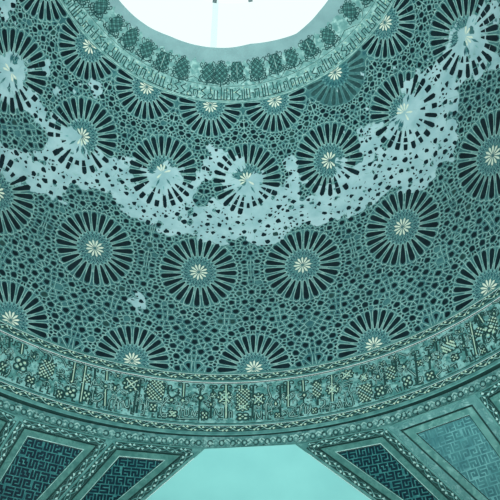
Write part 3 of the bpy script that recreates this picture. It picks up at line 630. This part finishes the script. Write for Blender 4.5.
while x < ux(92):                                        # a row of angular letters
    t, b = 3.49+rg.choice((0, 0, .05)), 3.80; k = rg.random(); az = math.degrees(x/R3)
    if k < .16:
        m_ = rg.randint(2, 3); p = rg.uniform(.055, .085)
        for i in range(m_): ink([(x+i*p, t-rg.choice([0, .04])), (x+i*p, b)])
        ink([(x-.02, b), (x+m_*p, b)]); x += m_*p+.02
    elif k < .5:
        ink([(x, b-.02), (x, t+.06), (x+.10, t+.06), (x+.10, b), (x+.16, b)]); ink([(x+.05, t+.13), (x+.05, b-.05)], .018); x += .19
    elif k < .68:
        q = [(x+.07+.06*math.cos(i*.8), (t+b)/2+.07+.07*math.sin(i*.8)) for i in range(8)]; ribbon(let, q, .022, 'ink', UF, .007, closed=True)
        ink([(x+.07, t-.03), (x+.07, t+.14)]); ink([(x, b), (x+.16, b)]); x += .17
    elif k < .86:
        ink([(x+.12, t), (x, t+.10), (x+.12, t+.2), (x+.02, b)]); ink([(x+.02, b), (x+.15, b)]); x += .17
    else:
        ink([(x, t-.03), (x, b)]); ink([(x, t+.1), (x+.1, t+.1), (x+.1, b)], .02); x += .14
    if rg.random() < .5:
        c = x-rg.uniform(.02, .1); yy = rg.uniform(t, b-.1); fill(let, [(c-.022, yy), (c, yy-.025), (c+.022, yy), (c, yy+.025)], 'ink', UF, .006)
for i in range(900):
    x = rg.uniform(ux(-86), ux(92)); yy = rg.uniform(3.46, 3.82); e = rg.uniform(.012, .034); fill(let, [(x-e, yy), (x, yy-e*.8), (x+e, yy), (x, yy+e)], rg.choice(['cream', 'line', 'knot', 'fillet']), UF, .005)
for a0 in (-75, -70.5, -66.5, -59):                      # long slanting shafts at the left
    for i in range(4): ink([(ux(a0)+i*.075, 3.40), (ux(a0)+i*.075+.26, 2.98)], .022)
# chevron fillets between the palmettes
for (a, s), (a2, s2) in zip(MOTIF, MOTIF[1:]):
    c = (ux(a)+ux(a2))/2
    for d, wd, mt in ((0, .022, 'line'), (.045, .016, 'ink')):
        ribbon(let, resample([(ux(a)+.03, 3.41), (c, 3.19+d), (ux(a2)-.03, 3.41)], .1), wd, mt, UF, .006)
let.build('lettering', ub, ul)
def palmette(mb, x, y, k):
    w_, h_ = (.225, .33) if k % 3 == 0 else (.215, .29) if k % 3 == 1 else (.205, .28)
    if k % 3 == 0: o = [(math.sin(t*.449)*(1-.30*max(0, -math.cos(t*.449))), -math.cos(t*.449)) for t in range(14)]
    elif k % 3 == 1: o = [(-.65, -.95), (.65, -.95), (1, -.3), (.9, .75), (.4, 1), (-.4, 1), (-.9, .75), (-1, -.3)]
    else: o = [(math.sin(t*.524), -math.cos(t*.524)) for t in range(12)]
    if k % 3 == 0: o = [(a, -b) for a, b in o]
    o = [(x+a*w_*.88, y+b*h_*.88) for a, b in o]
    ar = sum(p[0]*q[1]-q[0]*p[1] for p, q in zip(o, o[1:]+o[:1])); cl = []
    for p, q in zip(o, o[1:]+o[:1]):
        nx, ny = (q[1]-p[1], -(q[0]-p[0])) if ar > 0 else (-(q[1]-p[1]), q[0]-p[0]); cl.append((nx, ny, nx*p[0]+ny*p[1]))
    for i in range(6):                      # ground in strips that follow the curve of the dome
        x0, x1 = x-w_+2*w_*i/6, x-w_+2*w_*(i+1)/6; fill(mb, [(x0, y-h_), (x1, y-h_), (x1, y+h_), (x0, y+h_)], 'knot', UF, .005, cl)
    I = lambda pts, wd=.024, c=None: ribbon(mb, resample(pts, .08), wd, 'ink', UF, .013, cl=c)
    sp = (.075, .066, .082)[k % 3]; n = int(1.2/sp)
    for i in range(-n, n+1):
        d = i*sp; z = .018 if i % 2 else -.018
        I([(x+d-.5, y-.5), (x+d-.02, y+z), (x+d+.5, y+.5)], .019, cl); I([(x+d+.5, y-.5), (x+d+.02, y-z), (x+d-.5, y+.5)], .019, cl)
    m_ = len(o)
    for i, (a, b) in enumerate(o):          # loops of the interlace along the edge
        if rg.random() < .78:
            r = rg.uniform(.026, .042); a2, b2 = x+(a-x)*1.06, y+(b-y)*1.05; ribbon(mb, [(a2+r*math.cos(t*.9), b2+r*math.sin(t*.9)) for t in range(7)], .020, 'ink', UF, .013, closed=True)
    if k % 3 == 1:
        I([(x, y-h_*.8), (x, y+h_*.8)], .05); ribbon(mb, [(x, y-h_*.7), (x, y+h_*.7)], .02, 'line', UF, .016)
    I([(x, y+h_*.7), (x, y+h_+.07)], .034)
    for sg in (1, -1):
        I(smoothline([(x+sg*.03, y+h_), (x+sg*.13, y+h_*.95), (x+sg*.22, y+h_*.6), (x+sg*.19, y+h_*.4)], 3), .024)
        ribbon(mb, [(x+sg*.20+.035*math.cos(t*.8), y+h_*.86+.04*math.sin(t*.8)) for t in range(8)], .022, 'ink', UF, .013, closed=True)
        if rg.random() < .6: I(smoothline([(x+sg*w_*.8, y-h_*.3), (x+sg*w_*1.2, y-h_*.6), (x+sg*w_*1.05, y-h_*.85), (x+sg*w_*.8, y-h_*.7)], 3), .02)
for i, (a, s) in enumerate(MOTIF):
    mb = MB(); palmette(mb, ux(a), s+.02, (0, 2, 2, 0, 2, 1, 0, 2, 0, 1, 0, 1, 2, 1, 2, 2, 0)[i]); mb.build('palmette', ub, ul)
# ---------------------------------------------------------------- ring of roundels under the drum
ring = thing('cornice_ring', 'thin teal ring of small roundels between the inscription drum and the corner panels', 'cornice', (rr(PHI0)*math.sin(math.radians(PHI0)), rr(PHI0)*math.cos(math.radians(PHI0)), ZTOP)); rl = np.array(ring.location)
def CF(x, y, h):                                          # x metres at radius R, y height
    az = math.degrees(x/R); r = rr(az)-h; return (r*math.sin(math.radians(az)), r*math.cos(math.radians(az)), y)
mb = MB(); strip(mb, 8.522, ZTOP, 'mid', 0, fn=CF, a=-math.pi*R, b=math.pi*R, n=360); strip(mb, 8.522, 8.522, 'groove', 0, -.03, fn=CF, a=-math.pi*R, b=math.pi*R, n=360); strip(mb, 8.66, 8.522, 'groove', -.03, fn=CF, a=-math.pi*R, b=math.pi*R, n=360)  # top strip coloured dark to imitate the shade below the drum lip
strip(mb, ZTOP+.022, ZTOP, 'fillet', .012, fn=CF)
for i in range(360):
    a, b = B0+(B1-B0)*i/360, B0+(B1-B0)*(i+1)/360
    mb.poly([CF(a, ZTOP, .012), CF(b, ZTOP, .012), CF(b, ZTOP, -.3), CF(a, ZTOP, -.3)], 'fillet')
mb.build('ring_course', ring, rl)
mb = MB(); p = .20; x = bx(-60)
while x < bx(72):
    y = 8.39
    ribbon(mb, [(x+.045*math.cos(t*.785), y+.055*math.sin(t*.785)) for t in range(8)], .016, 'groove', CF, .006, closed=True)
    fill(mb, [(x+.018*math.cos(t*1.05), y+.024*math.sin(t*1.05)) for t in range(6)], 'line', CF, .007)
    stroke2 = smoothline([(x+.05, y+.03), (x+.1, y+.075), (x+.15, y+.03)], 3)
    ribbon(mb, stroke2, .022, 'line', CF, .006); ribbon(mb, smoothline([(x+.05, y-.03), (x+.1, y-.075), (x+.15, y-.03)], 3), .016, 'frame', CF, .006)
    fill(mb, [(x+.075, y), (x+.1, y-.03), (x+.125, y), (x+.1, y+.03)], 'line', CF, .007)
    for _ in range(7):
        a, b, e = x+rg.uniform(0, p), y+rg.uniform(-.085, .085), rg.uniform(.010, .02); fill(mb, [(a-e*1.4, b), (a, b-e), (a+e*1.4, b+.005), (a, b+e)], rg.choice(['line', 'soot', 'fillet', 'frame', 'line']), CF, .0065)
    x += p
o = mb.build('roundel_pattern', ring, rl); o['label'] = 'dark and cream roundels'
# ---------------------------------------------------------------- tiled corner panels
GL = ["11111 10001 10101 10111 10000", "11111 00001 11101 10101 10111", "11111 10001 10111 10001 11101", "10111 10101 10101 10101 11101", "11101 10101 10111 10000 11111", "11111 10101 10101 00101 11101", "00111 11101 10001 10111 11101"]
def panel(j, key, label):
    A = Vector(gon(j)); B = Vector(gon(j+1)); P = Vector(apex(j)); mid = (A+B)/2
    ex = (B-A).normalized(); dn = P-mid; ey = (dn-ex*dn.dot(ex)).normalized(); nrm = ex.cross(ey)
    if nrm.dot(Vector((0, 0, 5))-mid) < 0: nrm = -nrm
    W = (B-A).length/2; ax, ay = (P-mid).dot(ex), (P-mid).dot(ey)
    fn = lambda x, y, h: tuple(mid+ex*x+ey*y+nrm*(h+.01))
    worn = key == 'r2'
    t = trim_2 if label is None else thing('pendentive_panel', label, 'tile panel', mid, 'tiled panels of the corner fans'); tl = np.array(mid if label else (0, 0, 0))
    def edge(p, q):     # half-plane a*x+b*y<=c holding the triangle's inside
        nx, ny = q[1]-p[1], -(q[0]-p[0]); L = math.hypot(nx, ny); nx /= L; ny /= L; c = nx*p[0]+ny*p[1]; mx, my = (0+ax)/3, ay/3
        return (nx, ny, c) if nx*mx+ny*my <= c else (-nx, -ny, -c)
    TP = [(-W, 0), (W, 0), (ax, ay)]; E = [edge(TP[0], TP[1]), edge(TP[1], TP[2]), edge(TP[2], TP[0])]
    E0 = E; X = {'l1': 1, 'r1': 2}.get(key); E = [(a, b, c-(.03 if i == X else 0)) for i, (a, b, c) in enumerate(E)]
    def inset(w):
        L = [(a, b, c-w) for a, b, c in E]; out = []
        for u, v in ((2, 0), (0, 1), (1, 2)):
            a1, b1, c1 = L[u]; a2, b2, c2 = L[v]; d = a1*b2-a2*b1; out.append(((c1*b2-c2*b1)/d, (a1*c2-a2*c1)/d))
        return out
    def ringmesh(mb, w0, h0, w1, h1, mt):
        p, q = inset(w0), inset(w1)
        for i in range(3):
            k = (i+1) % 3; mb.poly([fn(*p[i], h0), fn(*p[k], h0), fn(*q[k], h1), fn(*q[i], h1)], mt)
    fb, gr, fr, fd, kf = MB(), MB(), MB(), MB(), MB()
    if X is not None:
        tp = clip(TP, -E[X][0], -E[X][1], -E[X][2]); fb.poly([fn(x, y, .012) for x, y in tp], 'wornframe')
    fm = 'wornframe' if worn else 'frame'
    ringmesh(fb, 0, 0, .018, .004, 'fillet'); ringmesh(fb, .018, .004, .022, 0, 'frame'); ringmesh(fb, .022, -.001, .13, -.001, 'mid' if worn else 'fillet')
    q0, q1 = inset(.022), inset(.128)
    for i in range(3):
        k = (i+1) % 3; p, q = inset(.075)[i], inset(.075)[k]; L = math.hypot(q[0]-p[0], q[1]-p[1]); ux_, uy_ = (q[0]-p[0])/L, (q[1]-p[1])/L
        tr = [q0[i], q0[k], q1[k], q1[i]]; cl = []
        cx, cy = sum(v[0] for v in tr)/4, sum(v[1] for v in tr)/4
        for u, v in zip(tr, tr[1:]+tr[:1]):
            nx, ny = v[1]-u[1], -(v[0]-u[0]); c = nx*u[0]+ny*u[1]; cl.append((nx, ny, c) if nx*cx+ny*cy <= c else (-nx, -ny, -c))
        f3 = lambda x, y, h: fn(x, y, h)
        # the scroll is laid in panel coordinates so that it can be trimmed to a mitre
        class T_(MB): pass
        tmp = T_(); tmp.poly = lambda pts, mt: None
        def g(u, v): return (p[0]+ux_*u-uy_*v, p[1]+uy_*u+ux_*v)
        lens = min(L, 4.6) if i else L
        st = 0.0
        if i == 2: st = L-lens
        sc = MB(); scroll(sc, lambda u, v, h: (*g(u+st, v), h), 0, lens, .105, .15, ground=not worn, light='fillet' if worn else 'line', big=1.1)
        for face, mi_ in zip(sc.f, sc.m):
            pts = [sc.v[x] for x in face]; hh = pts[0][2]; fill(fb, [(x[0], x[1]) for x in pts], sc.names[mi_], lambda x, y, h: fn(x, y, hh), 0, cl)
    o = fb.build('scroll_border', t, tl)
    ringmesh(gr, .13, 0, .132, -.035, 'groove'); ringmesh(gr, .132, -.035, .155, -.035, 'groove'); ringmesh(gr, .155, -.035, .158, 0, 'groove')
    ringmesh(fr, .158, 0, .165, .008, fm); ringmesh(fr, .165, .008, .258, .008, fm); ringmesh(fr, .268, .004, .280, .0, 'soot')
    ringmesh(fr, .258, .008, .268, .006, 'line' if not worn else 'fillet'); ringmesh(fr, .280, 0, .282, -.02, 'groove'); o = fr.build('frame', t, tl); gr.build('groove', o, tl)
    q = inset(.282); fd.poly([fn(*v, -.02) for v in q], 'wornfield' if worn else 'kufic'); o = fd.build('field', t, tl)
    o['label'] = 'worn pale turquoise field' if worn else 'dark blue black field'
    CL = [(a, b, c-.284) for a, b, c in E]; rgk = random.Random(100+j); u = .026; x0 = min(v[0] for v in q); y0 = .282
    nx_, ny_ = int((max(v[0] for v in q)-x0)/u/6)+1, int(min(ay-.4, 5)/u/6)+1
    for gy in range(ny_):
        for gx in range(-1, nx_):
            bm = rgk.choice(GL).split(); r = rgk.choice((0, 1, 2, 3))
            g = [[int(c) for c in row] for row in bm]
            for _ in range(r): g = [list(v) for v in zip(*g[::-1])]
            bx0, by0 = x0+(gx*6+(gy % 2)*3)*u, y0+gy*6*u
            e_ = .17*u; mt = 'wornink' if worn else 'navy'
            for yy in range(5):
                xx = 0
                while xx < 5:
                    if g[yy][xx]:
                        e = xx
                        while e < 5 and g[yy][e]: e += 1
                        if e-xx > 1: fill(kf, [(bx0+xx*u-e_, by0+yy*u-e_), (bx0+e*u+e_, by0+yy*u-e_), (bx0+e*u+e_, by0+(yy+1)*u+e_), (bx0+xx*u-e_, by0+(yy+1)*u+e_)], mt, fn, -.017, CL)
                        xx = e
                    else: xx += 1
            for xx in range(5):
                yy = 0
                while yy < 5:
                    if g[yy][xx]:
                        e = yy
                        while e < 5 and g[e][xx]: e += 1
                        if e-yy > 1: fill(kf, [(bx0+xx*u-e_, by0+yy*u-e_), (bx0+(xx+1)*u+e_, by0+yy*u-e_), (bx0+(xx+1)*u+e_, by0+e*u+e_), (bx0+xx*u-e_, by0+e*u+e_)], mt, fn, -.016, CL)
                        yy = e
                    else: yy += 1
    kf.build('maze_lettering', o, tl)
panel(-2, 'l1', 'dark tile panel directly left of the plain wall, its scroll border along the wall edge')
panel(-3, 'l2', 'dark tile panel in lower left corner, second from the plain wall to the left')
panel(-4, 'l3', 'sliver of a dark tile panel cut by the left picture edge below the drum')
panel(0, 'r1', 'dark tile panel directly right of the plain wall with clear maze lettering')
panel(1, 'r2', 'worn pale turquoise tile panel at lower right, second from the plain wall')
panel(2, 'r3', 'dark tile panel cut by the right picture edge beyond the worn pale one')
for j in (3, 4, -5, -6): panel(j, 'x', None)            # the rest of the two fans, beyond the frame
# ---------------------------------------------------------------- glass lantern over the roof opening
sk = thing('glass_lantern', 'clear glass lantern over the round roof opening, almost lost in white daylight', 'skylight', (0, 0, rz0)); sl = np.array(sk.location)
NP = 6; H = 3.75; rgl = r0+.12; offa = -5.0
pt = lambda a, r, z: (r*math.sin(math.radians(a)), r*math.cos(math.radians(a)), z)
for i in range(NP):
    mb = MB()
    for k in range(10):
        a, b = offa+60*i+6*k, offa+60*i+6*k+6
        mb.poly([pt(a, rgl, rz0+.06), pt(b, rgl, rz0+.06), pt(b, rgl, rz0+H), pt(a, rgl, rz0+H)], 'glass')
        mb.poly([pt(b, rgl+.015, rz0+.06), pt(a, rgl+.015, rz0+.06), pt(a, rgl+.015, rz0+H), pt(b, rgl+.015, rz0+H)], 'glass')
    mb.build('pane', sk, sl)
def boxat(mb, c, ex, ey, ez, mt):
    c, ex, ey, ez = map(np.array, (c, ex, ey, ez)); V = lambda i, j, k: tuple(c+ex*i+ey*j+ez*k)
    for f in (((-1,-1,-1),(1,-1,-1),(1,1,-1),(-1,1,-1)), ((-1,-1,1),(1,-1,1),(1,1,1),(-1,1,1)), ((-1,-1,-1),(1,-1,-1),(1,-1,1),(-1,-1,1)), ((-1,1,-1),(1,1,-1),(1,1,1),(-1,1,1)), ((-1,-1,-1),(-1,1,-1),(-1,1,1),(-1,-1,1)), ((1,-1,-1),(1,1,-1),(1,1,1),(1,-1,1))): mb.poly([V(*q) for q in f], mt)
for i in range(NP):
    a = offa+60*i; ra = math.radians(a); mb = MB(); boxat(mb, pt(a, rgl-.06, rz0+H/2+.03), (math.cos(ra)*.085, -math.sin(ra)*.085, 0), (math.sin(ra)*.02, math.cos(ra)*.02, 0), (0, 0, H/2-.03), 'washout'); mb.build('washed_post', sk, sl)  # lantern posts, made see-through to imitate daylight washing them out
for a in (offa-.6, offa+18.4):
    ra = math.radians(a); mb = MB(); boxat(mb, pt(a, rgl-.1, rz0+H-.07), (math.cos(ra)*.045, -math.sin(ra)*.045, 0), (math.sin(ra)*.03, math.cos(ra)*.03, 0), (0, 0, .11), 'metal')
    boxat(mb, pt(a, rgl-.1, rz0+H-.16), (math.cos(ra)*.065, -math.sin(ra)*.065, 0), (math.sin(ra)*.05, math.cos(ra)*.05, 0), (0, 0, .03), 'metal'); o = mb.build('bracket', sk, sl); o['label'] = 'grey steel bracket'
